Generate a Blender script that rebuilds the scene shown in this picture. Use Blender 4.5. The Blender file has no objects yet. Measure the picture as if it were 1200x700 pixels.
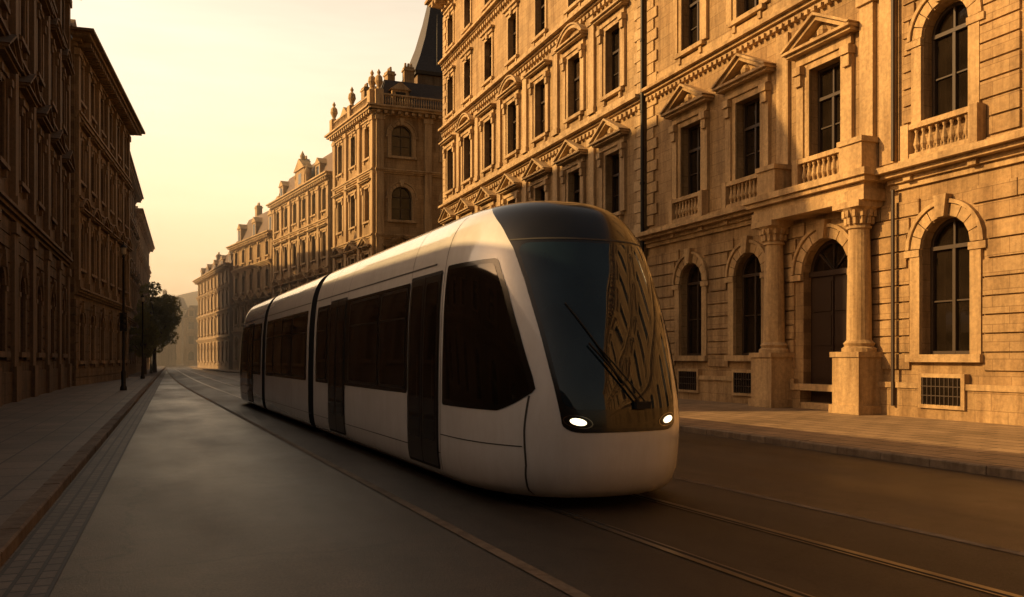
import bpy, math, random
import numpy as np
from mathutils import Vector, Matrix
random.seed(7); rng=np.random.default_rng(7)
scene=bpy.context.scene
COL=scene.collection
R=math.radians

# ------------------------------------------------------------ materials
def newmat(name):
    m=bpy.data.materials.new(name); m.use_nodes=True
    nt=m.node_tree; nt.nodes.clear()
    out=nt.nodes.new('ShaderNodeOutputMaterial'); p=nt.nodes.new('ShaderNodeBsdfPrincipled')
    nt.links.new(p.outputs[0],out.inputs[0])
    return m,nt,p
def N(nt,t,**k):
    n=nt.nodes.new(t)
    for a,b in k.items(): setattr(n,a,b)
    return n
def coords(nt,scale=(1,1,1),kind='Object',rot=(0,0,0)):
    tc=N(nt,'ShaderNodeTexCoord'); mp=N(nt,'ShaderNodeMapping')
    mp.inputs['Scale'].default_value=scale; mp.inputs['Rotation'].default_value=rot
    nt.links.new(tc.outputs[kind],mp.inputs[0]); return mp.outputs[0]
def noise(nt,vec,scale,detail=6,rough=.6):
    n=N(nt,'ShaderNodeTexNoise'); n.inputs['Scale'].default_value=scale
    n.inputs['Detail'].default_value=min(detail,4); n.inputs['Roughness'].default_value=rough
    nt.links.new(vec,n.inputs['Vector']); return n.outputs['Fac']
def ramp(nt,fac,stops):
    r=N(nt,'ShaderNodeValToRGB'); e=r.color_ramp.elements
    e[0].position=stops[0][0]; e[0].color=(*stops[0][1],1)
    e[1].position=stops[-1][0]; e[1].color=(*stops[-1][1],1)
    for s in stops[1:-1]:
        q=e.new(s[0]); q.color=(*s[1],1)
    nt.links.new(fac,r.inputs[0]); return r.outputs[0]
def mul(nt,a,b,fac=1.0,mode='MULTIPLY'):
    m=N(nt,'ShaderNodeMix',data_type='RGBA',blend_type=mode); m.inputs[0].default_value=fac
    for i,v in ((6,a),(7,b)):
        if isinstance(v,tuple): m.inputs[i].default_value=(*v,1)
        else: nt.links.new(v,m.inputs[i])
    return m.outputs[2]
def bump(nt,p,h,strength=.3,dist=.02,prev=None):
    b=N(nt,'ShaderNodeBump'); b.inputs['Strength'].default_value=strength; b.inputs['Distance'].default_value=dist
    nt.links.new(h,b.inputs['Height'])
    if prev: nt.links.new(prev,b.inputs['Normal'])
    nt.links.new(b.outputs[0],p.inputs['Normal']); return b.outputs[0]
def g3(v): return (v,v,v)

def stone(name,base,var=.4,joints=True,bw=.9,bh=.42):
    m,nt,p=newmat(name)
    v=coords(nt)
    big=noise(nt,v,.35,5,.65)
    c=ramp(nt,big,[(.32,tuple(x*(1-var) for x in base)),(.66,base)])
    vs=coords(nt,(1.6,1.6,.16))
    st=noise(nt,vs,1.3,6,.7)
    c=mul(nt,c,ramp(nt,st,[(.36,(.46,.40,.34)),(.56,(1,1,1))]),.72)
    fine=noise(nt,v,9,8,.7)
    c=mul(nt,c,ramp(nt,fine,[(.3,g3(.68)),(.65,g3(1.1))]),.85)
    if joints:
        tc=N(nt,'ShaderNodeTexCoord'); sp=N(nt,'ShaderNodeSeparateXYZ'); cb=N(nt,'ShaderNodeCombineXYZ')
        nt.links.new(tc.outputs['Object'],sp.inputs[0])
        nt.links.new(sp.outputs[0],cb.inputs[0]); nt.links.new(sp.outputs[2],cb.inputs[1])
        br=N(nt,'ShaderNodeTexBrick'); nt.links.new(cb.outputs[0],br.inputs['Vector'])
        br.inputs['Scale'].default_value=1; br.inputs['Brick Width'].default_value=bw; br.inputs['Row Height'].default_value=bh
        br.inputs['Mortar Size'].default_value=.012; br.inputs['Mortar Smooth'].default_value=.3
        br.inputs['Color1'].default_value=(1,1,1,1); br.inputs['Color2'].default_value=(.78,.74,.69,1); br.inputs['Mortar'].default_value=(.5,.45,.4,1)
        c=mul(nt,c,br.outputs['Color'],.8)
    nt.links.new(c,p.inputs['Base Color']); p.inputs['Roughness'].default_value=.85
    bump(nt,p,fine,.5,.03)
    return m
M_stoneA=stone('sandstone',(.54,.36,.175)); M_trimA=stone('sandstone_trim',(.60,.41,.205),.28,False)
M_stoneB=stone('sandstone_b',(.54,.375,.195),.3); M_trimB=stone('sandstone_b_trim',(.60,.43,.24),.22,False)
M_stoneL=stone('shade_dark_stone',(.155,.102,.06)); M_trimL=stone('shade_dark_trim',(.19,.128,.078),.3,False)  # base colour lowered to deepen the shade on the left facades
M_stoneM=stone('mid_stone',(.26,.18,.105)); M_trimM=stone('mid_trim',(.32,.225,.135),.3,False)  # also darkened in colour, for more shade along the left side
M_stoneF=stone('far_stone',(.48,.36,.23),.2,False); M_trimF=stone('far_trim',(.54,.41,.27),.2,False)  # lighter, warmer base colour puts distance haze into the far facades
def simple(name,col,rough=.5,metal=0,bmp=0,scale=10,coat=0,var=.2):
    m,nt,p=newmat(name); v=coords(nt); n=noise(nt,v,scale,5)
    nt.links.new(ramp(nt,n,[(.3,tuple(x*(1-var) for x in col)),(.7,col)]),p.inputs['Base Color'])
    p.inputs['Roughness'].default_value=rough; p.inputs['Metallic'].default_value=metal
    p.inputs['Coat Weight'].default_value=coat
    if bmp: bump(nt,p,n,bmp,.01)
    return m
M_frame=simple('window_frame_wood',(.05,.03,.018),.5,0,.2,20)
M_door=simple('door_wood',(.035,.018,.010),.45,0,.3,14)
M_iron=simple('dark_iron',(.03,.028,.026),.5,.6,.1,12)
M_roof=simple('slate_roof',(.07,.06,.055),.65,0,.5,6,0,.5)
M_roofC=simple('warm_roof',(.16,.10,.065),.7,0,.5,4,0,.4)
def glassm(name,col,rough,spec=.5,b=.05,bs=1.2):
    m,nt,p=newmat(name); v=coords(nt)
    n=noise(nt,v,bs,3,.5)
    nt.links.new(ramp(nt,n,[(.35,tuple(x*.5 for x in col)),(.65,col)]),p.inputs['Base Color'])
    p.inputs['Roughness'].default_value=rough; p.inputs['Specular IOR Level'].default_value=spec
    if b: bump(nt,p,n,b,.05)
    return m
M_glass=glassm('window_glass',(.020,.014,.009),.06,.8,.12)
M_curt=glassm('window_glass_curtain',(.08,.052,.03),.12,.7,.1,3)
STONES={'A':(M_stoneA,M_trimA),'B':(M_stoneB,M_trimB),'L':(M_stoneL,M_trimL),'M':(M_stoneM,M_trimM),'F':(M_stoneF,M_trimF)}

# ------------------------------------------------------------ mesh builder
class MB:
    def __init__(s): s.v=[];s.f=[];s.m=[];s.sm=[]
    def quad(s,a,b,c,d,m=0):
        i=len(s.v); s.v+=[a,b,c,d]; s.f.append((i,i+1,i+2,i+3)); s.m.append(m)
    def box(s,x0,x1,y0,y1,z0,z1,m=0):
        if x1<=x0 or z1<=z0 or y1<=y0: return
        i=len(s.v)
        s.v+=[(x0,y0,z0),(x1,y0,z0),(x1,y1,z0),(x0,y1,z0),(x0,y0,z1),(x1,y0,z1),(x1,y1,z1),(x0,y1,z1)]
        for f in ((0,3,2,1),(4,5,6,7),(0,1,5,4),(1,2,6,5),(2,3,7,6),(3,0,4,7)):
            s.f.append(tuple(i+k for k in f)); s.m.append(m)
    def prism(s,pts,y0,y1,m=0):   # pts in (x,z)
        n=len(pts); i=len(s.v)
        s.v+=[(x,y0,z) for x,z in pts]+[(x,y1,z) for x,z in pts]
        s.f.append(tuple(range(i,i+n))); s.m.append(m)
        s.f.append(tuple(range(i+2*n-1,i+n-1,-1))); s.m.append(m)
        for k in range(n):
            k2=(k+1)%n; s.f.append((i+k2,i+k,i+n+k,i+n+k2)); s.m.append(m)
    def arc(s,cx,cz,r0,r1,y0,y1,m=0,a0=0,a1=180,n=10,gap=0):
        for k in range(n):
            A=R(a0+(a1-a0)*(k/n)+gap); B=R(a0+(a1-a0)*((k+1)/n)-gap)
            s.prism([(cx+r0*math.cos(A),cz+r0*math.sin(A)),(cx+r1*math.cos(A),cz+r1*math.sin(A)),
                     (cx+r1*math.cos(B),cz+r1*math.sin(B)),(cx+r0*math.cos(B),cz+r0*math.sin(B))],y0,y1,m)
    def lathe(s,cx,cy,prof,m=0,n=8,half=False):
        i=len(s.v)
        for r,z in prof:
            for k in range(n):
                a=2*math.pi*k/n; s.v.append((cx+r*math.cos(a),cy+r*math.sin(a),z))
        for j in range(len(prof)-1):
            for k in range(n):
                k2=(k+1)%n
                s.f.append((i+j*n+k,i+j*n+k2,i+(j+1)*n+k2,i+(j+1)*n+k)); s.m.append(m)
        s.f.append(tuple(i+(len(prof)-1)*n+k for k in range(n))); s.m.append(m)
    def grid(s,P,m=0):
        a,b=P.shape[:2]; i=len(s.v); s.v+=[tuple(map(float,q)) for q in P.reshape(-1,3)]
        for r in range(a-1):
            for c in range(b-1):
                s.f.append((i+r*b+c,i+r*b+c+1,i+(r+1)*b+c+1,i+(r+1)*b+c)); s.m.append(m)
    def obj(s,name,mats,parent=None,mat=None,smooth=None,fix=True):
        me=bpy.data.meshes.new(name); me.from_pydata(s.v,[],s.f)
        for q in mats: me.materials.append(q)
        me.polygons.foreach_set('material_index',s.m)
        if fix:
            import bmesh
            b=bmesh.new(); b.from_mesh(me)
            if smooth: bmesh.ops.remove_doubles(b,verts=b.verts,dist=1e-5)
            bmesh.ops.recalc_face_normals(b,faces=b.faces); b.to_mesh(me); b.free()
        if smooth:
            me.polygons.foreach_set('use_smooth',[True]*len(me.polygons))
            if smooth is not True:
                me.set_sharp_from_angle(angle=R(smooth))
        o=bpy.data.objects.new(name,me); COL.objects.link(o)
        if parent: o.parent=parent
        if mat is not None: o.matrix_local=mat
        return o
def empty(name,loc=(0,0,0),rz=0):
    e=bpy.data.objects.new(name,None); COL.objects.link(e); e.location=loc; e.rotation_euler=(0,0,rz); e.empty_display_size=.5
    return e

# ------------------------------------------------------------ facades
W,T,F,G,C,D_=0,1,2,3,4,5
def window(mb,c,w,zb,zt,arch=False,door=False):
    rnd=random.random()
    gm=C if rnd<.25 else G
    y=.36; h=w/2
    if door:
        zs=zt-h
        mb.box(c-h,c+h,.30,.36,zb,zs-.1,D_)
        for sx in (-1,1):
            for k in range(3):
                hh=(zs-.1-zb-.4)/3
                x0=c+(.08 if sx>0 else -h+.1); x1=c+(h-.1 if sx>0 else -.08)
                mb.box(x0,x1,.265,.30,zb+.15+k*(hh+.07),zb+.15+k*(hh+.07)+hh-.05,D_)
        mb.box(c-.03,c+.03,.25,.30,zb,zs-.1,D_)
        mb.box(c-h,c+h,.22,.36,zs-.1,zs+.06,D_)
        mb.quad((c-h,y,zs),(c+h,y,zs),(c+h,y,zt),(c-h,y,zt),G)
        mb.arc(c,zs,h-.12,h,.27,.37,D_,n=10)
        for a in (45,90,135):
            mb.arc(c,zs,.1,h-.1,.3,.35,D_,a-2.5,a+2.5,1)
        return
    tilt=random.uniform(-.02,.02)
    mb.quad((c-h,y-tilt,zb),(c,y+.001,zb),(c,y+.001,zt),(c-h,y-tilt,zt),gm)
    mb.quad((c,y+.001,zb),(c+h,y+tilt*.7,zb),(c+h,y+tilt*.7,zt),(c,y+.001,zt),gm)
    fw=.09
    top=zt-h if arch else zt
    mb.box(c-h,c-h+fw,.28,.39,zb,top,F); mb.box(c+h-fw,c+h,.28,.39,zb,top,F)
    mb.box(c-h,c+h,.275,.39,zb,zb+fw,F)
    tr=zb+(zt-zb)*.66
    if arch: tr=top
    mb.box(c-h+.01,c+h-.01,.26,.385,tr-.05,tr+.05,F)
    mb.box(c-.045,c+.045,.27,.371,zb,tr,F)
    mb.box(c-.03,c+.03,.29,.371,tr,zt,F)
    for sx in (-1,1):
        zz=zb+(tr-zb)*.5
        mb.box(min(c,c+sx*h),max(c,c+sx*h),.31,.385,zz-.02,zz+.02,F)
    if arch: mb.arc(c,top,h-fw,h,.28,.39,F,n=10)
    else: mb.box(c-h,c+h,.276,.39,zt-fw,zt,F)

def cornice(mb,s0,s1,z,steps,dent=None,m=T,ret=0.0):
    zz=z
    for dz,pr in steps:
        mb.box(s0-ret*pr,s1+ret*pr,-pr,.02,zz,zz+dz,m); zz+=dz
    if dent:
        sp,dw,dp,dz0,dh=dent
        x=s0+.1
        while x<s1-.1:
            mb.box(x,x+dw,-dp,0,dz0,dz0+dh,m); x+=sp
def baluster(mb,x,y,z,h):
    mb.lathe(x,y,[(.05,z),(.05,z+.08*h),(.035,z+.15*h),(.085,z+.35*h),(.05,z+.62*h),(.03,z+.8*h),(.055,z+.9*h),(.055,z+h)],T,6)
def balustrade(mb,s0,s1,z,h,y=-.18,posts=True):
    mb.box(s0,s1,y-.12,y+.12,z,z+.12,T); mb.box(s0,s1,y-.13,y+.13,z+h-.13,z+h,T)
    if posts:
        mb.box(s0-.06,s0+.2,y-.15,y+.15,z,z+h+.03,T); mb.box(s1-.2,s1+.06,y-.15,y+.15,z,z+h+.03,T)
    n=max(2,int((s1-s0-.5)/.21))
    for k in range(n):
        baluster(mb,s0+.35+(s1-s0-.7)*k/(n-1),y,z+.12,h-.25)
def surround(mb,c,w,zb,zt,style,arch,lod=0):
    h=w/2; a=.2
    top=zt-h if arch else zt
    if style=='none': return
    if arch:
        mb.arc(c,top,h+.02,h+.32,-.08,.02,T,n=9,gap=.8)
        mb.arc(c,top,h+.34,h+.44,-.14,.02,T,n=14)
        mb.prism([(c-.12,zt-.02),(c+.12,zt-.02),(c+.2,zt+.55),(c-.2,zt+.55)],-.24,.02,T)
        mb.box(c-h-.5,c-h+.0,-.13,.02,top-.2,top-.02,T); mb.box(c+h-.0,c+h+.5,-.13,.02,top-.2,top-.02,T)
        if style!='archsolo':
            mb.box(c-h-.34,c-h-.02,-.09,.02,zb-.05,top-.2,T); mb.box(c+h+.02,c+h+.34,-.09,.02,zb-.05,top-.2,T)
        mb.box(c-h-.4,c+h+.4,-.2,.1,zb-.2,zb,T)
        return
    mb.box(c-h-a,c-h,-.07,.02,zb,zt+a,T); mb.box(c+h,c+h+a,-.07,.02,zb,zt+a,T); mb.box(c-h,c+h,-.068,.02,zt,zt+a,T)
    mb.box(c-h-.32,c+h+.32,-.2,.1,zb-.16,zb,T)
    mb.box(c-h-.16,c-h,-.13,.0,zb-.42,zb-.16,T); mb.box(c+h,c+h+.16,-.13,.0,zb-.42,zb-.16,T)
    if style in('ped','seg','flat'):
        for sx in(-1,1):
            x0=c+sx*(h+.36)
            mb.box(x0-.15,x0+.15,-.13,.02,zb,zt-.1,T)
            mb.box(x0-.18,x0+.18,-.28,.02,zt-.1,zt+.15,T)
            mb.box(x0-.13,x0+.13,-.22,.02,zt-.45,zt-.1,T)
        mb.box(c-h-.5,c+h+.5,-.14,.02,zt+a+.01,zt+.5,T)
        z=zt+.5; hw=h+.78
        mb.box(c-hw+.06,c+hw-.06,-.38,.02,z,z+.09,T); mb.box(c-hw,c+hw,-.50,.02,z+.09,z+.17,T)
        z+=.17
        if style=='ped':
            ph=hw*.5
            mb.prism([(c-hw+.15,z),(c+hw-.15,z),(c,z+ph-.08)],-.1,.02,W)
            for sx in(-1,1):
                mb.prism([(c+sx*hw,z),(c+sx*(hw-.34),z),(c,z+ph-.14),(c,z+ph)],-.42,.02,T)
                mb.prism([(c+sx*(hw+.05),z+.03),(c+sx*(hw-.05),z-.0),(c,z+ph),(c,z+ph+.09)],-.54,.02,T)
            mb.lathe(c,-.12,[(.0,z+.1),(.16,z+.16),(.18,z+.3),(.1,z+.42),(.0,z+.5)],T,8)
            for sx in(-1,1): mb.lathe(c+sx*.4,-.12,[(.0,z+.06),(.12,z+.1),(.12,z+.18),(.0,z+.26)],T,6)
        elif style=='seg':
            r=hw*1.25; zc=z-math.sqrt(r*r-hw*hw); ang=math.degrees(math.asin(hw/r))
            mb.arc(c,zc,r-.16,r,-.34,.02,T,90-ang,90+ang,10)
            mb.arc(c,zc,r,r+.08,-.42,.02,T,90-ang,90+ang,10)
            mb.arc(c,zc,r-.9,r-.16,-.08,.015,W,90-ang*.8,90+ang*.8,8)
    elif style=='cap':
        mb.box(c-h-.3,c+h+.3,-.16,.02,zt+a+.01,zt+a+.22,T); mb.box(c-h-.42,c+h+.42,-.28,.02,zt+a+.22,zt+a+.34,T)
        mb.prism([(c-.12,zt),(c+.12,zt),(c+.17,zt+.42),(c-.17,zt+.42)],-.2,.02,T)

def facade(mb,L,bays,floors,thick=.5):
    for f in floors:
        z0,z1=f['z']; zb0,zt0=f['o']; w0=f.get('w',1.3); s=0.0; edges=[]
        ov=f.get('over',{})
        for i,c in enumerate(bays):
            o=ov.get(i,{}); w=o.get('w',w0); zb,zt=o.get('o',(zb0,zt0)); arch=o.get('arch',f.get('arch',False)); door=o.get('door',False)
            st=o.get('style',f.get('style','cap'))
            h=w/2
            mb.box(s,c-h,0,thick,z0,z1,W); edges.append((s,c-h,zb,zt,arch,h))
            mb.box(c-h,c+h,0,thick,z0,zb,W)
            if arch:
                zs=zt-h; n=10
                for k in range(n):
                    A=math.pi*(1-k/n); B=math.pi*(1-(k+1)/n)
                    a=(c+h*math.cos(A),zs+h*math.sin(A)); b=(c+h*math.cos(B),zs+h*math.sin(B))
                    mb.quad((a[0],0,a[1]),(b[0],0,b[1]),(b[0],0,z1),(a[0],0,z1),W)
                    mb.quad((a[0],0,a[1]),(b[0],0,b[1]),(b[0],thick,b[1]),(a[0],thick,a[1]),W)
            else: mb.box(c-h,c+h,0,thick,zt,z1,W)
            window(mb,c,w,zb,zt,arch,door)
            surround(mb,c,w,zb,zt,st,arch)
            if o.get('bal',f.get('bal')):
                mb.box(c-h-.5,c+h+.5,-.36,.0,zb-.95-.18,zb-.95,T)
                for sx in(-1,1): mb.box(c+sx*(h+.3)-.12,c+sx*(h+.3)+.12,-.3,.0,zb-1.5,zb-.95-.18,T)
                balustrade(mb,c-h-.42,c+h+.42,zb-.95,.9)
            if f.get('vent'):
                if not door:
                    mb.box(c-h*.95,c+h*.95,-.2,.0,.4,1.3,T); mb.box(c-h*.8,c+h*.8,-.206,.0,.5,1.2,G)
                    for k in range(9):
                        x=c-h*.8+h*1.6*(k+.5)/9; mb.box(x-.012,x+.012,-.225,-.206,.5,1.2,F)
                    for zz in (.72,.96): mb.box(c-h*.8,c+h*.8,-.223,-.206,zz,zz+.025,F)
            s=c+h
        mb.box(s,L,0,thick,z0,z1,W); edges.append((s,L,0,0,False,0))
        if f.get('rust'):
            ch=f['rust']; z=max(z0,f.get('rz',z0)); pr=.07
            while z+ch<=z1-f.get('rtop',.1):
                segs=[]; x=0
                for i,c in enumerate(bays):
                    o=ov.get(i,{}); w=o.get('w',w0); zb,zt=o.get('o',(zb0,zt0)); arch=o.get('arch',f.get('arch',False)); h=w/2
                    m=h+.36 if arch else h+.5
                    zs=zt-h
                    if z+ch>zb-.25:
                        if arch and z+ch>zs-.2:
                            rr=h+.47; dz=max(0,z-zs)
                            if dz<rr: e=math.sqrt(rr*rr-dz*dz)
                            else: e=0
                            if z-.05<zt+.6: e=max(e,.24)
                        elif z>zt+(.8 if not arch else 0): e=0
                        else: e=m
                    else: e=0 if not o.get('door') else m
                    if e>0:
                        segs.append((x,c-e)); x=c+e
                segs.append((x,L))
                for a,b in segs:
                    n=max(1,int((b-a)/1.15)); 
                    for k in range(n):
                        q0=a+(b-a)*k/n; q1=a+(b-a)*(k+1)/n; j=random.uniform(-.006,.006)
                        mb.box(q0+.014,q1-.014,-pr-j,.01,z+.025,z+ch-.025,W)
                z+=ch
def quoins(mb,x,z0,z1,side,ch=.45):
    z=z0;k=0
    while z+ch<=z1:
        w=.75 if k%2 else .5
        mb.box(x if side>0 else x-w,x+w if side>0 else x,-.08,.01,z+.02,z+ch-.02,T); z+=ch;k+=1
def column(mb,x,y,z0,z1,r,ped=1.2):
    mb.box(x-r*1.7,x+r*1.7,y-r*1.7,y+r*1.7+.2,z0,z0+.25,T)
    mb.box(x-r*1.5,x+r*1.5,y-r*1.5,y+r*1.5+.2,z0+.25,z0+ped-.15,T)
    mb.box(x-r*1.65,x+r*1.65,y-r*1.65,y+r*1.65+.2,z0+ped-.15,z0+ped,T)
    b=z0+ped; t=z1-.75
    pr=[(r*1.4,b),(r*1.4,b+.1),(r*1.15,b+.16),(r*1.28,b+.24),(r*1.05,b+.32)]
    for k in range(7):
        q=k/6; pr.append((r*(1-.16*q**1.6),b+.34+(t-b-.34)*q))
    pr+=[(r*1.0,t+.02),(r*1.0,t+.08),(r*.88,t+.1),(r*1.0,t+.3),(r*1.25,t+.5),(r*1.5,t+.58)]
    mb.lathe(x,y,pr,T,20)
    for a in range(0,360,30):
        ca,sa=math.cos(R(a)),math.sin(R(a))
        for zz,rr in((t+.14,1.02),(t+.34,1.2)):
            mb.box(x+ca*r*rr-.05,x+ca*r*rr+.05,y+sa*r*rr-.05,y+sa*r*rr+.05,zz,zz+.18,T)
    mb.box(x-r*1.5,x+r*1.5,y-r*1.5,y+r*1.5,t+.58,z1,T)

def place(p0,p1):
    dx,dy=p1[0]-p0[0],p1[1]-p0[1]; L=math.hypot(dx,dy)
    return Matrix.Translation((p0[0],p0[1],0))@Matrix.Rotation(math.atan2(dy,dx),4,'Z'),L
def add_facade(par,name,p0,p1,key,fn,roofm=None):
    M,L=place(p0,p1); mb=MB(); fn(mb,L)
    st,tr=STONES[key]
    return mb.obj(name,[st,tr,M_frame,M_glass,M_curt,M_door,roofm or M_roof],par,M)
RF=6
def mansard(mb,L,y0,D,z,h,inset=1.2,dorm=None,m=RF):
    i=len(mb.v)
    mb.v+=[(0.05,y0,z),(L-.05,y0,z),(L-.05,D,z),(0.05,D,z),(inset,y0+inset,z+h),(L-inset,y0+inset,z+h),(L-inset,D-inset,z+h),(inset,D-inset,z+h)]
    for f in((0,1,5,4),(1,2,6,5),(2,3,7,6),(3,0,4,7),(4,5,6,7)): mb.f.append(tuple(i+k for k in f)); mb.m.append(m)
    if dorm:
        for c in dorm:
            mb.box(c-.75,c+.75,y0+.1,y0+inset+.4,z,z+h*.62,W); mb.box(c-.45,c+.45,y0+.09,y0+.12,z+.4,z+h*.55,G)
            mb.prism([(c-.95,z+h*.62),(c+.95,z+h*.62),(c,z+h*.62+.7)],y0,y0+inset+.6,T)
            mb.box(c-.04,c+.04,y0+.06,y0+.1,z+.4,z+h*.55,F)
def chimney(mb,x,y,z,h,w=.9):
    mb.box(x-w/2,x+w/2,y-.35,y+.35,z,z+h,W); mb.box(x-w/2-.08,x+w/2+.08,y-.43,y+.43,z+h-.35,z+h-.2,T)
    for k in(-1,0,1): mb.lathe(x+k*w*.3,y,[(.1,z+h),(.12,z+h+.1),(.09,z+h+.4)],T,8)

# ---------------- building A (right, near)
XR=18.5
def bA(mb,L):
    Y1=31.1
    ys=[27.9,24.4,20.65,16.3]; y=12.2
    while y>-36: ys.append(y); y-=3.95
    bays=[Y1-q for q in ys]
    nb=len(bays)
    f0=dict(z=(.9,6.55),o=(1.8,5.35),w=1.5,arch=True,style='arch',vent=True,rust=.46,rz=1.38,rtop=.15,
        over={2:dict(o=(.9,5.35),w=2.0,door=True,style='archsolo')})
    f1=dict(z=(6.55,12.95),o=(7.95,10.7),w=1.35,style='ped',bal=True,
        over={3:dict(o=(7.95,10.9),w=1.4,arch=True,style='arch'),4:dict(style='ped'),6:dict(style='seg')})
    f2=dict(z=(12.95,18.6),o=(13.6,16.4),w=1.25,style='flat')
    facade(mb,L,bays,[f0,f1,f2])
    cd=bays[2]
    mb.box(0,cd-1.02,-.12,.5,0.1,.9,W); mb.box(cd+1.02,L,-.12,.5,0.1,.9,W)
    mb.box(0,cd-1.25,-.17,0,.9,1.05,T); mb.box(cd+1.25,L,-.17,0,.9,1.05,T)
    mb.box(cd-1.02,cd+1.02,-.1,.5,.13,.32,T)
    mb.box(cd-1.01,cd+1.01,.31,.5,.32,.9,D_)
    for x in(cd-1.95,cd+1.75): column(mb,x,-.38,.13,6.1,.34,1.75)
    mb.box(cd-2.55,cd+2.35,-.8,.0,6.1,6.42,T); mb.box(cd-2.5,cd+2.3,-.75,.0,6.42,6.6,T)
    mb.box(cd-2.7,cd+2.5,-.92,.0,6.6,6.74,T); mb.box(cd-2.8,cd+2.6,-1.02,.0,6.74,6.93,T)
    for a,b in((0,cd-2.8),(cd+2.6,L)):
        cornice(mb,a,b,6.3,[(.16,.1),(.14,.2),(.12,.45),(.16,.64)],None)
    mb.box(0,L,-.1,.02,6.9,7.07,T)
    for x in(cd-1.95,cd+1.75): mb.box(x-.42,x+.42,-.7,0,6.93,7.75,T); mb.box(x-.48,x+.48,-.76,0,7.75,7.9,T)
    for i in (0,1,2):
        x=(bays[i]+bays[i+1])/2
        if i==2:
            for dx in(-.42,.32):
                mb.box(x+dx-.25,x+dx+.25,-.14,.02,7.07,12.2,T); mb.box(x+dx-.32,x+dx+.32,-.22,.02,11.8,12.2,T)
        elif i==1: mb.box(x-.28,x+.28,-.12,.02,7.07,12.2,T)
    x=(bays[2]+bays[3])/2+.62
    mb.lathe(x,-.2,[(.05,.4),(.05,6.3)],F,8); mb.lathe(x,-.2,[(.05,7.1),(.05,18.0)],F,8)
    x0=x+.2
    z=7.12
    while z<12.2:
        c=bays[3]; h=.7; zs=10.9-h
        e=1.04 if z<zs-.1 else (math.sqrt(max(0,1.14**2-max(0,z-zs)**2)) if z-zs<1.14 else (.26 if z<11.5 else 0))
        if z<7.9: e=1.3
        if e>0: segs=[(x0,c-e),(c+e,c+2.1)]
        else: segs=[(x0,c+2.1)]
        for a,b in segs: mb.box(a,b,-.07,.01,z+.025,z+.435,W)
        z+=.46
    cornice(mb,0,L,12.55,[(.12,.1),(.12,.22),(.12,.38)],(.3,.15,.2,12.4,.15))
    mb.box(0,L,-.06,.02,13.1,13.35,T)
    cornice(mb,0,L,18.0,[(.25,.15),(.2,.35),(.2,.7),(.2,.95)],(.7,.3,.8,18.1,.3))
    quoins(mb,0,7.2,18,1)
    mb.box(.02,L,.02+.5,12,.1,18.6,W)
    mansard(mb,L,.3,12,18.8,3)
bl=empty('corner_stone_building'); add_facade(bl,'facade_street',(XR,31.1),(XR,-36),'A',bA)
# ---------------- building B (tall)
def bB(mb,L):
    bays=[L-q for q in (2.7,6.7,10.9,15.0,19.1,23.2,27.0)][::-1]
    fl=[dict(z=(.9,6.6),o=(1.85,5.3),w=1.5,arch=True,style='arch',rust=.46,rz=1.2),
        dict(z=(6.6,12.6),o=(8.2,11.0),w=1.35,style='ped'),
        dict(z=(12.6,18.3),o=(13.7,16.7),w=1.35,style='flat',over={1:dict(style='seg'),3:dict(style='seg'),5:dict(style='seg')}),
        dict(z=(18.3,23.2),o=(19.2,21.8),w=1.3,style='cap'),
        dict(z=(23.2,27.6),o=(24.0,26.2),w=1.25,style='cap')]
    facade(mb,L,bays,fl)
    mb.box(0,L,-.1,.5,.1,.9,W)
    for z in(6.4,12.45,18.1,23.0): cornice(mb,0,L,z,[(.12,.1),(.12,.22),(.14,.45)],(.4,.2,.2,z-.2,.2))
    for z in(7.0,13.0,18.7): mb.box(0,L,-.07,.02,z,z+.25,T)
    for i in range(len(bays)-1):
        x=(bays[i]+bays[i+1])/2
        for za,zb in((7.25,12.1),(13.25,17.8)):
            mb.box(x-.28,x+.28,-.14,.02,za,zb,T); mb.box(x-.34,x+.34,-.2,.02,zb-.35,zb,T); mb.box(x-.34,x+.34,-.19,.02,za,za+.3,T)
    for x,sd in((0,1),(L,-1)): quoins(mb,x,1,27,sd,.46)
    cornice(mb,0,L,27.2,[(.3,.15),(.25,.4),(.2,.9),(.2,1.15)],(.8,.3,1.0,27.3,.35),ret=1)
    mb.box(.02,L-.02,.5,13,.1,27.6,W); mansard(mb,L,.3,13,28.0,3.5)
bl=empty('tall_apartment_building'); add_facade(bl,'facade_street',(XR,60.2),(XR,31.45),'B',bB)
mb=MB(); mb.lathe(18.3,31.28,[(.075,.13),(.075,28)],0,10)
for z in(3,6,9,12,15,18,21,24): mb.lathe(18.3,31.28,[(.1,z),(.1,z+.1)],0,10)
mb.obj('downpipe',[M_iron],bl)

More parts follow.
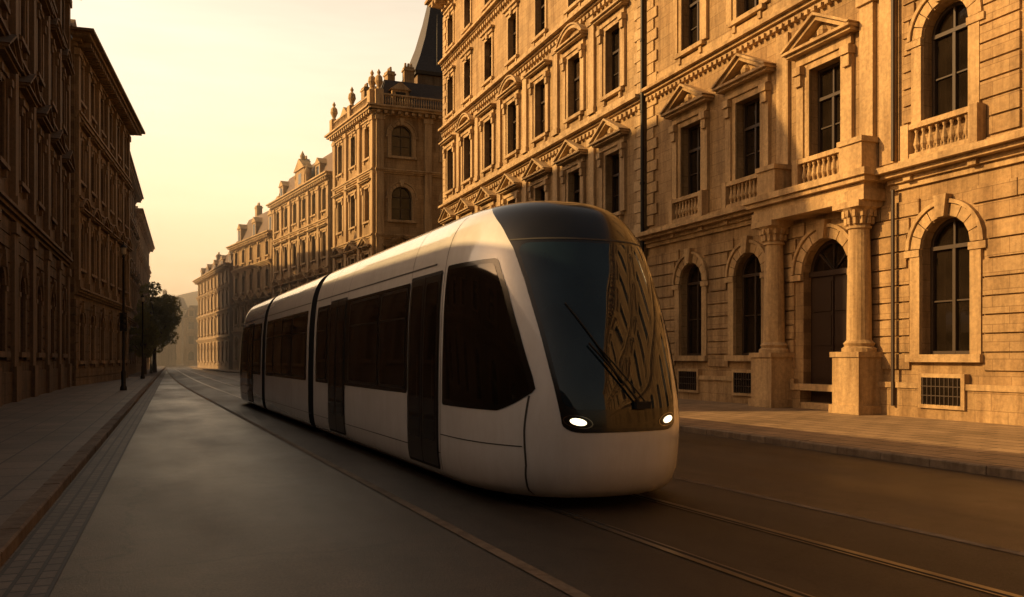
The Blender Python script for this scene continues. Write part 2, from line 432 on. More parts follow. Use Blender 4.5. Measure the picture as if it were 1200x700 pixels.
# ---------------- C corner pavilion
def genfl(hs,style,w=1.2,arch0=True):
    out=[];z=.1
    for i,h in enumerate(hs):
        out.append(dict(z=(z,z+h),o=(z+h*.27,z+h*.27+min(h*.52,2.9)),w=w,style=style[i%len(style)],arch=(i==0 and arch0)))
        z+=h
    return out,z
def generic(hs,style,sp=3.6,D=10,roof=('mansard',3),rust=True,H=None,corn=.8,depth=True,w=1.2,arch_top=False,pil=False,fin=False,orn=None):
    def fn(mb,L):
        n=max(1,int(L/sp)); bays=[L*(i+.5)/n for i in range(n)]
        fl,z=genfl(hs,style,w)
        if rust: fl[0]['rust']=.5
        if arch_top:
            for f in fl[-2:]: f['arch']=True; f['style']='arch'
        facade(mb,L,bays,fl)
        for f in fl[:-1]: cornice(mb,0,L,f['z'][1]-.15,[(.14,.12),(.14,.25),(.12,.35)],None)
        if pil:
            for i in range(n+1):
                x=min(max(L*i/n,.4),L-.4); z0=fl[0]['z'][1]+.25; z1=fl[-1]['z'][1]-.4
                mb.box(x-.32,x+.32,-.22,.02,z0,z1,T); mb.box(x-.42,x+.42,-.3,.02,z1-.4,z1,T); mb.box(x-.42,x+.42,-.3,.02,z0,z0+.4,T)
        cornice(mb,0,L,z-.35,[(.2,.15),(.15,.35*corn),(.2,.8*corn),(.15,1.0*corn)],(.6,.25,.7*corn,z-.3,.25),ret=1)
        if depth: mb.box(.02,L-.02,.5,D,.1,z,W)
        if roof:
            mansard(mb,L,.25,D,z+.34,roof[1],roof[1]*.4,dorm=[b for i,b in enumerate(bays) if i%2==0])
            chimney(mb,L*.25,2.2,z+.3+roof[1]*.7,roof[1]*.3+1.6); chimney(mb,L*.75,2.4,z+.3+roof[1]*.7,roof[1]*.3+1.5)
        if fin:
            balustrade(mb,.1,L-.1,z+.34,1.1,-.2)
            for x in(.3,L-.3,L*.5):
                mb.box(x-.35,x+.35,-.5,.2,z+.34,z+1.7,T)
                mb.lathe(x,-.15,[(.3,z+1.7),(.15,z+1.9),(.36,z+2.4),(.3,z+2.8),(.1,z+3.0),(.17,z+3.2),(0.01,z+3.5)],T,10)
        if orn:
            c=L*orn; mb.box(c-1.5,c+1.5,-.3,.5,z+.34,z+2.3,W); mb.box(c-.5,c+.5,-.32,-.29,z+.8,z+1.9,G)
            mb.prism([(c-1.9,z+2.3),(c+1.9,z+2.3),(c,z+3.5)],-.45,.6,T); mb.lathe(c,0,[(.2,z+3.4),(.3,z+3.8),(.01,z+4.4)],T,8)
            for sx in(-1,1): mb.lathe(c+sx*1.8,-.1,[(.2,z+.3),(.2,z+1.4),(.34,z+1.8),(.01,z+2.6)],T,8)
    return fn
bl=empty('corner_pavilion_building')
hs=[6.2,5.8,5.6,5.2]
add_facade(bl,'facade_street',(14.5,83.0),(16,72),'B',generic(hs,['cap','ped','flat','cap'],3.4,4,('m',2.6),fin=True,depth=False,pil=True))
add_facade(bl,'facade_end',(16.0,72.0),(30,72),'B',generic(hs,['cap','ped','arch','cap'],4.6,10,('m',2.8),fin=True,pil=True,arch_top=True,w=1.8))
mb=MB(); i=0
mb.box(21.8,27.5,79.5,86,22,29,0)
P=[(21.6,79.3),(27.7,79.3),(27.7,86.2),(21.6,86.2)]
rings=[(1,29),(1.04,29.3),(.8,31),(.55,33.2),(.36,35.5),(.22,37.6),(.02,39.2)]
cx,cy=24.6,82.7
pts=np.array([[(cx+(p[0]-cx)*r,cy+(p[1]-cy)*r,z) for p in P+[P[0]]] for r,z in rings]); mb.grid(pts,1)
mb.lathe(cx-.9,79.3,[(.05,30),(.05,33),(.01,35)],1,6)
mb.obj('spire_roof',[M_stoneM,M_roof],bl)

bl=empty('apartment_house'); add_facade(bl,'facade_street',(11.1,104),(14.3,84.2),'B',generic([5.4,5,4.8,4.2],['ped','seg','flat','cap'],3.3,10,('m',3),orn=.55,pil=True),M_roofC)
bl=empty('apartment_house'); add_facade(bl,'facade_street',(7.6,122),(10.9,105),'B',generic([5,4.2,4,3.2],['flat','ped','cap','cap'],3.4,9,('m',3.6)),M_roofC)
bl=empty('apartment_house'); add_facade(bl,'facade_street',(3.9,154.5),(7.2,124),'F',generic([4.4,3.8,3.4,2.8],['cap'],3.4,9,('m',2.2)),M_roofC)
# background across the end of the street
bl=empty('townhouse'); add_facade(bl,'facade_street',(-16,236),(2,232),'F',generic([4,3.6,3.4,3],['cap'],3.4,9,('m',3)),M_roofC)
bl=empty('townhouse'); add_facade(bl,'facade_street',(2.2,215),(16,213),'F',generic([4,3.6,3.2],['cap'],3.4,9,('m',3)),M_roofC)
bl=empty('townhouse'); add_facade(bl,'facade_street',(-9,196),(-4.2,193),'F',generic([4,3.6],['cap'],3.4,9,('m',2.5)),M_roofC)

# ---------------- left side
def bG(mb,L):
    generic([6.8,5.6,5.2,4.2],['flat','ped','seg','cap'],3.9,10,None,pil=True,corn=.9)(mb,L)
    n=int(L/3.9)
    for k in range(n+1):
        x=min(max(L*k/n,.5),L-.5)
        mb.box(x-.42,x+.42,-.2,.02,1.4,6.2,T); mb.box(x-.52,x+.52,-.28,.02,.1,1.4,T); mb.box(x-.5,x+.5,-.27,.02,6.2,6.6,T)
    mb.box(0,L,-.15,.0,.1,1.2,W)
bl=empty('shade_dark_building'); add_facade(bl,'facade_street',(-5.5,31.2),(-5.5,53),'L',bG)  # facade in shade, with extra shade in its stone colour
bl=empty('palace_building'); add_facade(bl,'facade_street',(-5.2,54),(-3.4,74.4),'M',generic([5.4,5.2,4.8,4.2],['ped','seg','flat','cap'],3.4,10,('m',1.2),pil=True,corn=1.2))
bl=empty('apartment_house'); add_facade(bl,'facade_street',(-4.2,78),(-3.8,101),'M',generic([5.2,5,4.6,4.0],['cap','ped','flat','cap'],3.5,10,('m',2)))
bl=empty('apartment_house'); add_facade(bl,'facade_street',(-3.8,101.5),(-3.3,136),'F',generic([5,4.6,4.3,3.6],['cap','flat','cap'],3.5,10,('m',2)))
# unseen row added beside the camera, height set to shade tram and road
bl=empty('unseen_shade_row'); add_facade(bl,'facade_street',(-5.8,-34),(-5.8,30.9),'L',generic([3.9,2.9],['cap','flat'],3.8,9,None,corn=.5))

# ------------------------------------------------------------ ground
def asphalt(name,lo,hi,rough=(.28,.50)):
    m,nt,p=newmat(name); v=coords(nt)
    a=noise(nt,v,.22,6,.6); b=noise(nt,coords(nt,(1.3,.035,1)),1.0,2,.5); f=noise(nt,v,42,6,.85); sp_=noise(nt,v,3.5,4,.7); pt=noise(nt,coords(nt,(1,.35,1)),.45,3,.55)
    c=ramp(nt,a,[(.35,lo),(.65,hi)])
    c=mul(nt,c,ramp(nt,b,[(.35,g3(.7)),(.65,g3(1.15))]),.8)
    c=mul(nt,c,ramp(nt,sp_,[(.35,g3(.7)),(.65,g3(1.15))]),.9)
    c=mul(nt,c,ramp(nt,f,[(.38,g3(.3)),(.6,g3(1.7))]),.9)
    vo=N(nt,'ShaderNodeTexVoronoi',feature='DISTANCE_TO_EDGE'); vo.inputs['Scale'].default_value=.22
    dn=N(nt,'ShaderNodeVectorMath',operation='ADD'); nz=N(nt,'ShaderNodeTexNoise'); nz.inputs['Scale'].default_value=1.2; nz.inputs['Detail'].default_value=4
    nt.links.new(v,nz.inputs['Vector']); nt.links.new(v,dn.inputs[0]); nt.links.new(nz.outputs['Color'],dn.inputs[1]); nt.links.new(dn.outputs[0],vo.inputs['Vector'])
    c=mul(nt,c,ramp(nt,vo.outputs['Distance'],[(.0,g3(.25)),(.007,g3(1))]),.8)
    nt.links.new(c,p.inputs['Base Color'])
    rr=N(nt,'ShaderNodeMapRange'); rr.inputs[1].default_value=.33; rr.inputs[2].default_value=.67; rr.inputs[3].default_value=rough[0]; rr.inputs[4].default_value=rough[1]
    nt.links.new(pt,rr.inputs[0]); nt.links.new(rr.outputs[0],p.inputs['Roughness'])
    p.inputs['Specular Tint'].default_value=(1,.8,.56,1)
    bump(nt,p,f,.6,.015)
    return m
M_asph=asphalt('asphalt',(.058,.042,.029),(.09,.065,.045))
M_bed=asphalt('track_asphalt',(.026,.020,.016),(.042,.032,.025),(.42,.6))
M_far=asphalt('terrain',(.09,.08,.06),(.14,.12,.09),(.6,.8))
def paver(name,c1,c2,mort,bw,bh,ms=.012,rot=0):
    m,nt,p=newmat(name); v=coords(nt,(1,1,1),'Object',(0,0,rot))
    br=N(nt,'ShaderNodeTexBrick'); nt.links.new(v,br.inputs['Vector'])
    br.inputs['Scale'].default_value=1; br.inputs['Brick Width'].default_value=bw; br.inputs['Row Height'].default_value=bh
    br.inputs['Mortar Size'].default_value=ms; br.inputs['Mortar Smooth'].default_value=.2
    for k,c in(('Color1',c1),('Color2',c2),('Mortar',mort)): br.inputs[k].default_value=(*c,1)
    a=noise(nt,v,.6,6,.6); f=noise(nt,v,22,6,.7)
    c=mul(nt,br.outputs['Color'],ramp(nt,a,[(.35,g3(.6)),(.65,g3(1.1))]),.8)
    c=mul(nt,c,ramp(nt,f,[(.35,g3(.7)),(.65,g3(1.15))]),.8)
    nt.links.new(c,p.inputs['Base Color']); p.inputs['Roughness'].default_value=.58
    h=mul(nt,br.outputs['Fac'],(1,1,1),1,'DIFFERENCE')
    n1=bump(nt,p,h,.7,.015); bump(nt,p,f,.3,.012,n1)
    return m
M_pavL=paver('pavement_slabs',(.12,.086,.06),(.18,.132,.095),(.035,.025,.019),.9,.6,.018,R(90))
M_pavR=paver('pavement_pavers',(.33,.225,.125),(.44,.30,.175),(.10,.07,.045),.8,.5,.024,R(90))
M_sett=paver('gutter_setts',(.10,.075,.056),(.16,.12,.088),(.028,.022,.017),.24,.14,.018,R(90))
M_kerb=stone('kerb_granite',(.30,.22,.145),.3,False)
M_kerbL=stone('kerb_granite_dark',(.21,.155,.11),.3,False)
M_steel=simple('rail_steel',(.30,.26,.22),.28,.9,.1,8)
M_groove=simple('rail_groove',(.015,.013,.012),.8)
M_strip=stone('edge_stone',(.24,.18,.12),.3,False)

def sheet(name,pts,z,mat):
    me=bpy.data.meshes.new(name); me.from_pydata([(x,y,z) for x,y in pts],[],[tuple(range(len(pts)))]); me.materials.append(mat)
    o=bpy.data.objects.new(name,me); COL.objects.link(o); return o
sheet('ground',[(-1500,-600),(1500,-600),(1500,2500),(-1500,2500)],-.004,M_far)
sheet('road',[(-1.3,-60),(11.2,-60),(11.2,260),(-1.3,260)],.0,M_asph)
def ctr(Y):
    if Y<45: return 4.68-.043*(Y-8.35)
    t=Y-45
    return 3.104-.014*t-.029*25*(1-math.exp(-t/25))
def strip(name,off0,off1,z,mat,y0=-20,y1=165,n=60,z1=None,par=None):
    P=np.zeros((n+1,2,3))
    for i in range(n+1):
        Y=y0+(y1-y0)*i/n; c=ctr(Y); P[i,0]=(c+off0,Y,z); P[i,1]=(c+off1,Y,z)
    mb=MB(); mb.grid(P); o=mb.obj(name,[mat],par); return o
strip('track_bed',-2.05,1.95,.004,M_bed)
strip('track_edge_strip',-2.17,-2.05,.009,M_strip); strip('track_edge_strip',1.95,2.07,.009,M_strip)
tr=empty('tram_rails')
for sg in(-1,1):
    c=sg*.7175
    strip('rail_head',c-.035,c+.035,.012,M_steel,par=tr); a,b=sorted((c-sg*.035,c-sg*.085)); strip('rail_groove',a,b,.009,M_groove,par=tr)
    a,b=sorted((c-sg*.085,c-sg*.11)); strip('rail_lip',a,b,.012,M_steel,par=tr)
sheet('gutter',[(-1.3,-40),(-.82,-40),(-.82,150),(-1.3,150)],.004,M_sett)
def slab(name,pts,z,mat):
    n=len(pts); me=bpy.data.meshes.new(name)
    me.from_pydata([(x,y,-.02) for x,y in pts]+[(x,y,z) for x,y in pts],[],[tuple(range(n,2*n))]+[(k,(k+1)%n,n+(k+1)%n,n+k) for k in range(n)])
    me.materials.append(mat); o=bpy.data.objects.new(name,me); COL.objects.link(o); return o
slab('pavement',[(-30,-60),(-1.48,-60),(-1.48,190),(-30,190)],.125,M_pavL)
kr=[(11,-60),(11,62),(9.5,82),(6.9,104),(4.6,122),(3.0,154),(3.0,190)]
slab('pavement',[(x+.22,y) for x,y in kr]+[(60,190),(60,-60)],.125,M_pavR)
def kerb(name,path,w,mat,zt=.135):
    mb=MB(); 
    for (x0,y0),(x1,y1) in zip(path[:-1],path[1:]):
        L=math.hypot(x1-x0,y1-y0); n=max(1,int(L/1.0)); dx,dy=(x1-x0)/L,(y1-y0)/L; nx,ny=dy,-dx
        for k in range(n):
            a=L*k/n+.006; b=L*(k+1)/n-.006; j=random.uniform(-.004,.004)
            i=len(mb.v); c=.02
            def q(t,o,z): return (x0+dx*t+nx*o,y0+dy*t+ny*o,z)
            prof=[(0+j,-.02),(0+j,zt-c),(c+j,zt+j),(w,zt+j),(w,-.02)]
            for t in(a,b):
                for o,z in prof: mb.v.append(q(t,o,z))
            for m_ in range(4): mb.f.append((i+m_,i+m_+1,i+5+m_+1,i+5+m_)); mb.m.append(0)
            mb.f.append(tuple(i+m_ for m_ in range(5))); mb.f.append(tuple(i+5+m_ for m_ in range(5))); mb.m+= [0,0]
    return mb.obj(name,[mat])
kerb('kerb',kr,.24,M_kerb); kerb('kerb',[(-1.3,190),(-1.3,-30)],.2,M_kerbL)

# ------------------------------------------------------------ hill
mb=MB(); n=60
P=np.zeros((n+1,6,3))
for i in range(n+1):
    x=-260+520*i/n
    h=26+9*math.sin(i*.21)+5*math.sin(i*.63+1)
    for j,(dy,k) in enumerate(((0,0),(30,.5),(70,.85),(120,1),(200,.8),(300,0))): P[i,j]=(x,300+dy,h*k+(.8*math.sin(i*1.7+j) if k else 0))
mb.grid(P); M_hill=simple('hill_vegetation',(.22,.17,.11),.9,0,.5,.08,0,.4); mb.obj('hill',[M_hill],smooth=True)

# ------------------------------------------------------------ tree
M_bark=simple('bark',(.06,.04,.028),.9,0,.6,8)
def leafmat():
    m,nt,p=newmat('leaves'); v=coords(nt); n=noise(nt,v,.9,4)
    nt.links.new(ramp(nt,n,[(.35,(.06,.07,.015)),(.65,(.17,.155,.035))]),p.inputs['Base Color']); p.inputs['Roughness'].default_value=.6
    tr_=N(nt,'ShaderNodeBsdfTranslucent'); tr_.inputs[0].default_value=(.40,.34,.06,1); mx=N(nt,'ShaderNodeMixShader'); mx.inputs[0].default_value=.5
    out=[q for q in nt.nodes if q.type=='OUTPUT_MATERIAL'][0]
    nt.links.new(p.outputs[0],mx.inputs[1]); nt.links.new(tr_.outputs[0],mx.inputs[2]); nt.links.new(mx.outputs[0],out.inputs[0]); return m
M_leaf=leafmat()
def tree(loc,h,r,seed=1,nleaf=6000):
    rg=random.Random(seed); e=empty('street_tree',loc)
    mb=MB()
    def limb(a,b,r0,r1,n=7):
        a=Vector(a);b=Vector(b);d=(b-a).normalized(); u=d.orthogonal().normalized(); w=d.cross(u)
        P=np.array([[tuple(c+(u*math.cos(2*math.pi*k/n)+w*math.sin(2*math.pi*k/n))*q) for k in range(n+1)] for c,q in((a,r0),((a+b)/2+Vector((rg.uniform(-.1,.1),rg.uniform(-.1,.1),0)),(r0+r1)/2),(b,r1))]); mb.grid(P)
    limb((0,0,0),(0,0,h*.3),.22,.16); limb((0,0,h*.3),(.1,.1,h*.75),.16,.05)
    cl=[]
    for k in range(16):
        z=h*rg.uniform(.28,.6); a=rg.uniform(0,6.28); q=r*rg.uniform(.5,.95)
        e2=(q*math.cos(a),q*math.sin(a),z+h*rg.uniform(.1,.35)); limb((0,0,z),e2,.07,.02,5); cl.append((e2,r*rg.uniform(.25,.45)))
    for k in range(14):
        a=rg.uniform(0,6.28); zz=rg.uniform(.3,1); q=r*rg.uniform(0,.8)*math.sqrt(max(.05,1-(abs(zz-.6)/.42)**2))
        cl.append(((q*math.cos(a),q*math.sin(a),h*zz*.98),r*rg.uniform(.25,.42)))
    mb.obj('trunk',[M_bark],e,smooth=True)
    lb=MB()
    for k in range(nleaf):
        c,s=rg.choice(cl); v=Vector((rg.gauss(0,1),rg.gauss(0,1),rg.gauss(0,1))).normalized()*s*rg.uniform(.5,1.05)**.5
        p=Vector(c)+v; a=Vector((rg.gauss(0,1),rg.gauss(0,1),rg.gauss(0,1))).normalized()*rg.uniform(.09,.17); b=a.orthogonal().normalized()*a.length*.6
        lb.quad(tuple(p-a),tuple(p-b),tuple(p+a),tuple(p+b))
    lb.obj('foliage',[M_leaf],e,fix=False)
tree((-1.9,104,.12),9.8,2.5,3,9000)
tree((-2.3,117,.12),9.0,2.3,5,6000)
tree((-2.6,90,.12),6.0,1.2,9,3500)

# ------------------------------------------------------------ lamps
M_lampglass=simple('lamp_glass',(.5,.45,.35),.2)
def lamp(loc,h=7.2,signal=False):
    e=empty('street_lamp',loc); mb=MB()
    mb.lathe(0,0,[(.16,0),(.16,.15),(.11,.25),(.11,.9),(.07,1.0),(.06,h*.55),(.045,h-.4),(.08,h-.35),(.05,h-.25)],0,12)
    mb.lathe(0,0,[(.05,h-.25),(.11,h-.2),(.14,h+.1)],1,8); mb.lathe(0,0,[(.17,h+.1),(.13,h+.18),(.04,h+.27),(.02,h+.4)],0,8)
    if signal:
        mb.box(-.16,.16,-.22,-.02,2.9,3.8,0)
        for k in range(3): mb.lathe(0,-.25,[(.0,3.03+k*.27),(.1,3.04+k*.27),(.1,3.2+k*.27),(0,3.21+k*.27)],0,10)
        mb.box(-.03,.03,-.05,.05,2.95,3.7,0)
    mb.obj('lamp_post',[M_iron,M_lampglass],e,smooth=35)
lamp((-2.27,46,.125),6.9,True); lamp((-2.2,72,.125),6.2); lamp((-2.2,98,.125),6.2)

# ------------------------------------------------------------ TRAM
def paint():
    m,nt,p=newmat('white_tram_paint'); v=coords(nt); n=noise(nt,v,1.2,5); f=noise(nt,coords(nt,(1,1,.3)),6,6,.7)
    c=ramp(nt,n,[(.3,(.76,.76,.76)),(.7,(.83,.83,.83))]); c=mul(nt,c,ramp(nt,f,[(.3,(.88,.86,.84)),(.6,(1,1,1))]),.6)
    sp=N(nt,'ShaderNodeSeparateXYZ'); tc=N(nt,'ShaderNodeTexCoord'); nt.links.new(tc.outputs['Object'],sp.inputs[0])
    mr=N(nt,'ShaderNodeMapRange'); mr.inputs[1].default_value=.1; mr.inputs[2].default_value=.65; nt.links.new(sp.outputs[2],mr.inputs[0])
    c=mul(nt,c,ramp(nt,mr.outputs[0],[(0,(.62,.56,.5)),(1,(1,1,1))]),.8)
    nt.links.new(c,p.inputs['Base Color']); p.inputs['Roughness'].default_value=.24; p.inputs['Coat Weight'].default_value=1; p.inputs['Coat Roughness'].default_value=.05
    return m
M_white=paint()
M_black=simple('black_gloss_panel',(.012,.011,.010),.22,0,0,5,.3)
M_tglass=glassm('tram_side_glass',(.016,.012,.009),.05,.7,.02,.8)
M_wind=glassm('windscreen_glass',(.012,.028,.044),.03,.7,.0)
M_rub=simple('rubber',(.015,.014,.013),.75)
M_pane2=simple('door_frame_dark',(.045,.036,.03),.3,.3)
m,nt,p=newmat('headlamp_lit'); p.inputs['Base Color'].default_value=(1,.9,.7,1); p.inputs['Emission Color'].default_value=(1,.82,.5,1); p.inputs['Emission Strength'].default_value=3; M_head=m
M_chrome=simple('headlamp_bezel',(.5,.5,.5),.15,1)
M_seam=simple('panel_seam',(.06,.055,.05),.7)

K=np.array([ # z, w, f, a
(.13,1.25,.26,2.0),(.19,1.31,.15,2.05),(.34,1.35,.06,2.1),(.62,1.368,.015,2.1),(.95,1.37,.0,2.1),(1.25,1.37,.04,2.1),(1.6,1.366,.13,2.1),(2.0,1.356,.25,2.1),(2.4,1.34,.40,2.1),
(2.8,1.305,.57,2.08),(3.1,1.255,.72,2.05),(3.32,1.18,.87,2.0),(3.50,1.07,1.04,1.95),(3.63,.91,1.27,1.85),(3.70,.72,1.56,1.65),(3.74,.50,1.92,1.4)])
tk=np.concatenate([[0],np.cumsum(np.hypot(np.hypot(np.diff(K[:,0]),np.diff(K[:,1])),np.diff(K[:,2])*.6))]); tk/=tk[-1]
def spline(xk,yk,x):
    n=len(xk); d=np.diff(yk)/np.diff(xk); m=np.zeros(n); m[0]=d[0]; m[-1]=d[-1]
    h=np.diff(xk)
    m[1:-1]=(d[:-1]*h[1:]+d[1:]*h[:-1])/(h[:-1]+h[1:])
    x=np.asarray(x,float); i=np.clip(np.searchsorted(xk,x)-1,0,n-2); t=(x-xk[i])/h[i]
    return ((2*t**3-3*t**2+1)*yk[i]+(t**3-2*t**2+t)*h[i]*m[i]+(-2*t**3+3*t**2)*yk[i+1]+(t**3-t**2)*h[i]*m[i+1])
TT=np.linspace(0,1,600); ZZ=spline(tk,K[:,0],TT)
def prof(z):
    t=np.interp(z,ZZ,TT); return spline(tk,K[:,1],t),spline(tk,K[:,2],t),spline(tk,K[:,3],t)
NE=2.5
def Pu(u,z):   # nose param
    u=np.asarray(u,float); z=np.asarray(z,float)+0*u; w,f,a=prof(z); ph=np.clip(np.abs(u),0,1)*math.pi/2
    s_,c_=np.sin(ph),np.cos(ph); r=(s_**NE+c_**NE)**(-1/NE)
    return np.stack([np.sign(u)*w*r*s_,f+a*(1-r*c_),z],-1)
def Ps(s,z,side=-1):
    s=np.asarray(s,float); z=np.asarray(z,float)+0*s; w,f,a=prof(z); c_=np.clip((a-(s-f))/a,0,1)
    return np.stack([side*w*np.maximum(1-c_**NE,1e-6)**(1/NE),s,z],-1)
def offs(Fn,a,b,off):
    e=1e-3; P=Fn(a,b); da=Fn(a+e,b)-Fn(a-e,b); db=Fn(a,b+e)-Fn(a,b-e)
    n=np.cross(da,db); n/=np.maximum(np.linalg.norm(n,axis=-1,keepdims=True),1e-9)
    ctr_=np.stack([0*P[...,0],np.maximum(P[...,1]+.0,2.8),0*P[...,2]+1.6],-1)
    sg=np.sign(np.sum(n*(P-ctr_),-1,keepdims=True)); return P+n*sg*off
def rows(z0,z1,r,n):
    if r<=0: return np.linspace(z0,z1,n)
    q=np.linspace(0,1,6)
    return np.concatenate([z0+r*(1-np.cos(q*math.pi/2)),np.linspace(z0+r,z1-r,n)[1:-1],z1-r*(1-np.sin(q*math.pi/2))])
def patch(mb,Fn,lo,hi,z0,z1,off,m,r=0,rs=None,nz=12,na=14):
    zs=rows(z0,z1,r,nz); zs=np.unique(np.round(zs,5)); A=[];B=[]
    for z in zs:
        a=lo(z) if callable(lo) else lo; b=hi(z) if callable(hi) else hi
        if r>0:
            d=0
            if z<z0+r: d=r-math.sqrt(max(0,r*r-(z0+r-z)**2))
            if z>z1-r: d=r-math.sqrt(max(0,r*r-(z-z1+r)**2))
            d*= (rs or 1)
            a+=d;b-=d
        A.append(np.linspace(a,b,na)); B.append(np.full(na,z))
    P=offs(Fn,np.array(A),np.array(B),off); mb.grid(P,m)
tram=empty('tram',(4.71,8.35,0),math.atan(.043))
LT=26.4
MATS=[M_white,M_black,M_tglass,M_wind,M_rub,M_pane2,M_seam,M_head,M_chrome]
WH,BK,TG,WS,RU,DF,SE,HL,CH=range(9)
tz=np.linspace(0,1,54)
ZR=spline(tk,K[:,0],tz)
def flipm(o): o.matrix_local=Matrix.Translation((0,LT,0))@Matrix.Rotation(math.pi,4,'Z')
def cabcar(send,layout,name):
    mb=MB()
    us=np.concatenate([-np.linspace(2,1,12)[:-1],np.linspace(-1,1,81),np.linspace(1,2,12)[1:]])
    P=np.zeros((len(ZR),len(us),3))
    for i,z in enumerate(ZR):
        w,f,a=prof(z); q=Pu(np.clip(us,-1,1),np.full(len(us),z)); ex=np.abs(us)>1
        q[ex,1]=f+a+(np.abs(us[ex])-1)*(send-(f+a)); P[i]=q
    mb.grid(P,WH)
    top=P[-1]; n=len(us); h=n//2
    L_=top[:h+1]; R_=top[::-1][:h+1]
    cap=np.stack([L_,L_*.5+R_*.5+np.array([0,0,.018]),R_],1); mb.grid(cap,WH)
    o=mb.obj(name,MATS,tram,smooth=50)
    e=MB(); ring=[tuple(P[i,0]) for i in range(len(ZR))]+[tuple(P[i,-1]) for i in range(len(ZR))][::-1]
    e.v+=ring; e.f.append(tuple(range(len(ring)))); e.m.append(RU); 
    d=MB()
    ke_z=[.9,1.1,1.4,2.0,2.6,3.0,3.3,3.5,3.64,3.74]; ke_u=[.335,.345,.362,.395,.43,.465,.52,.58,.62,.64]
    eu=lambda z: float(np.interp(z,ke_z,ke_u))
    patch(d,Pu,lambda z:-eu(z),eu,.88,3.735,.006,BK,r=.10,rs=.9,nz=44,na=50)
    gu=lambda z: eu(z)-.022
    patch(d,Pu,lambda z:-gu(z),gu,1.13,3.06,.012,WS,r=.12,rs=.6,nz=34,na=44)
    patch(d,Pu,lambda z:-eu(z),eu,3.10,3.118,.010,SE,nz=3,na=50)
    for sx in(-1,1):
        for rr,mm,of in((1.55,CH,.012),(1.42,BK,.014),(.85,HL,.020)):
            th=np.linspace(0,2*math.pi,25); q=np.linspace(0.02,1,4)
            A=sx*.265+.045*rr*np.outer(q,np.cos(th))+0; B=1.0+ .045*rr*np.outer(q,np.sin(th))
            B=B+.35*(np.abs(A)-.265)
            d.grid(offs(Pu,A,B,of),mm)
    for side in(-1,1):
        Fs=lambda s,z,side=side: Ps(s,z,side)
        fr_z=[1.10,1.2,1.34,1.5,2.0,2.5,2.9]; fr_s=[.86,.62,.43,.49,.72,.98,1.24]
        fe=lambda z: float(np.interp(z,fr_z,fr_s))
        patch(d,Fs,fe,2.32,1.10,2.90,.006,BK,r=.04,nz=40,na=26)
        patch(d,Fs,lambda z: fe(z)+.07,2.25,1.17,2.84,.011,TG,r=.05,nz=40,na=26)
        patch(d,Fs,lambda z:2.395,lambda z:2.41,.24,3.62,.003,SE,nz=40,na=3)
        sf=lambda z: .50+.06*max(0,.5-z)*3-.06*max(0,z-.9)
        patch(d,Fs,sf,lambda z:sf(z)+.022,.16,1.28,.003,SE,nz=24,na=3)
        patch(d,Fs,.54,2.39,.705,.717,.003,SE,nz=2,na=30)
        sidework(d,Fs,layout,2.41,send)
    d.obj('glazing' ,MATS,tram,smooth=True,fix=False)
    e.obj('end_wall',MATS,tram,fix=False)
def sidework(d,Fs,layout,s0,s1):
    patch(d,Fs,s0+.35,s1-.02,2.95,2.975,.003,SE,nz=3,na=30)
    patch(d,Fs,s0,s1-.02,.46,.472,.003,SE,nz=3,na=30)
    b0,b1=layout['band']
    patch(d,Fs,b0,b1,1.19,2.80,.005,BK,r=.06,nz=14,na=30)
    for a,b in layout['win']:
        patch(d,Fs,a,b,1.25,2.74,.010,DF,r=.09,nz=8,na=8)
        patch(d,Fs,a+.04,b-.04,1.29,2.70,.014,TG,r=.07,nz=8,na=8)
        patch(d,Fs,a+.04,b-.04,2.28,2.305,.018,DF,nz=2,na=8)
    for a,b in layout['door']:
        patch(d,Fs,a,b,.24,2.86,.008,RU,r=.04,nz=20,na=8)
        mid=(a+b)/2
        for x0,x1 in((a+.035,mid-.012),(mid+.012,b-.035)):
            patch(d,Fs,x0,x1,.28,2.82,.016,DF,r=.03,nz=18,na=6)
            patch(d,Fs,x0+.07,x1-.07,.60,2.72,.021,TG,r=.06,nz=18,na=6)
            patch(d,Fs,x0+.09,x0+.11,1.15,1.75,.05,CH,nz=3,na=3)
    for s in layout.get('seam',[]):
        patch(d,Fs,s,s+.012,.2,1.17,.003,SE,nz=10,na=3); patch(d,Fs,s,s+.012,2.83,3.62,.003,SE,nz=20,na=3)
def midcar(sa,sb,layout,name):
    mb=MB(); ss=np.linspace(sa,sb,8)
    for side in(-1,1):
        mb.grid(np.array([[ (side*prof(z)[0],s,z) for s in ss] for z in ZR]),WH)
    w=prof(ZR[-1])[0]; mb.grid(np.array([[(x,s,ZR[-1]+(0.018 if x==0 else 0)) for s in ss] for x in(-w,0,w)]),WH)
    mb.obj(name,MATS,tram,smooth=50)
    e=MB()
    for s in(sa,sb):
        ring=[(-float(prof(z)[0]),s,float(z)) for z in ZR]+[(float(prof(z)[0]),s,float(z)) for z in ZR[::-1]]
        i=len(e.v); e.v+=ring; e.f.append(tuple(range(i,i+len(ring)))); e.m.append(RU)
    e.obj('end_wall',MATS,tram,fix=False)
    d=MB()
    for side in(-1,1):
        Fs=lambda s,z,side=side: np.stack([side*prof(np.asarray(z)+0*np.asarray(s))[0],np.asarray(s,float)+0*z,np.asarray(z)+0*np.asarray(s,float)],-1)
        sidework(d,Fs,layout,sa-.3,sb)
    d.obj('glazing',MATS,tram,smooth=True,fix=False)
cabcar(10.85,dict(band=(3.86,10.6),win=[(3.95,5.4),(5.5,7.55),(9.5,10.45)],door=[(2.47,3.82),(7.85,9.3)],seam=[3.84,7.83,9.32]),'front_car_body')
midcar(11.45,18.3,dict(band=(11.7,18.1),win=[(11.8,13.6),(13.7,15.1),(15.2,16.6),(16.7,18.0)],door=[],seam=[13.65,16.65]),'middle_car_body')
b3=set(tram.children)
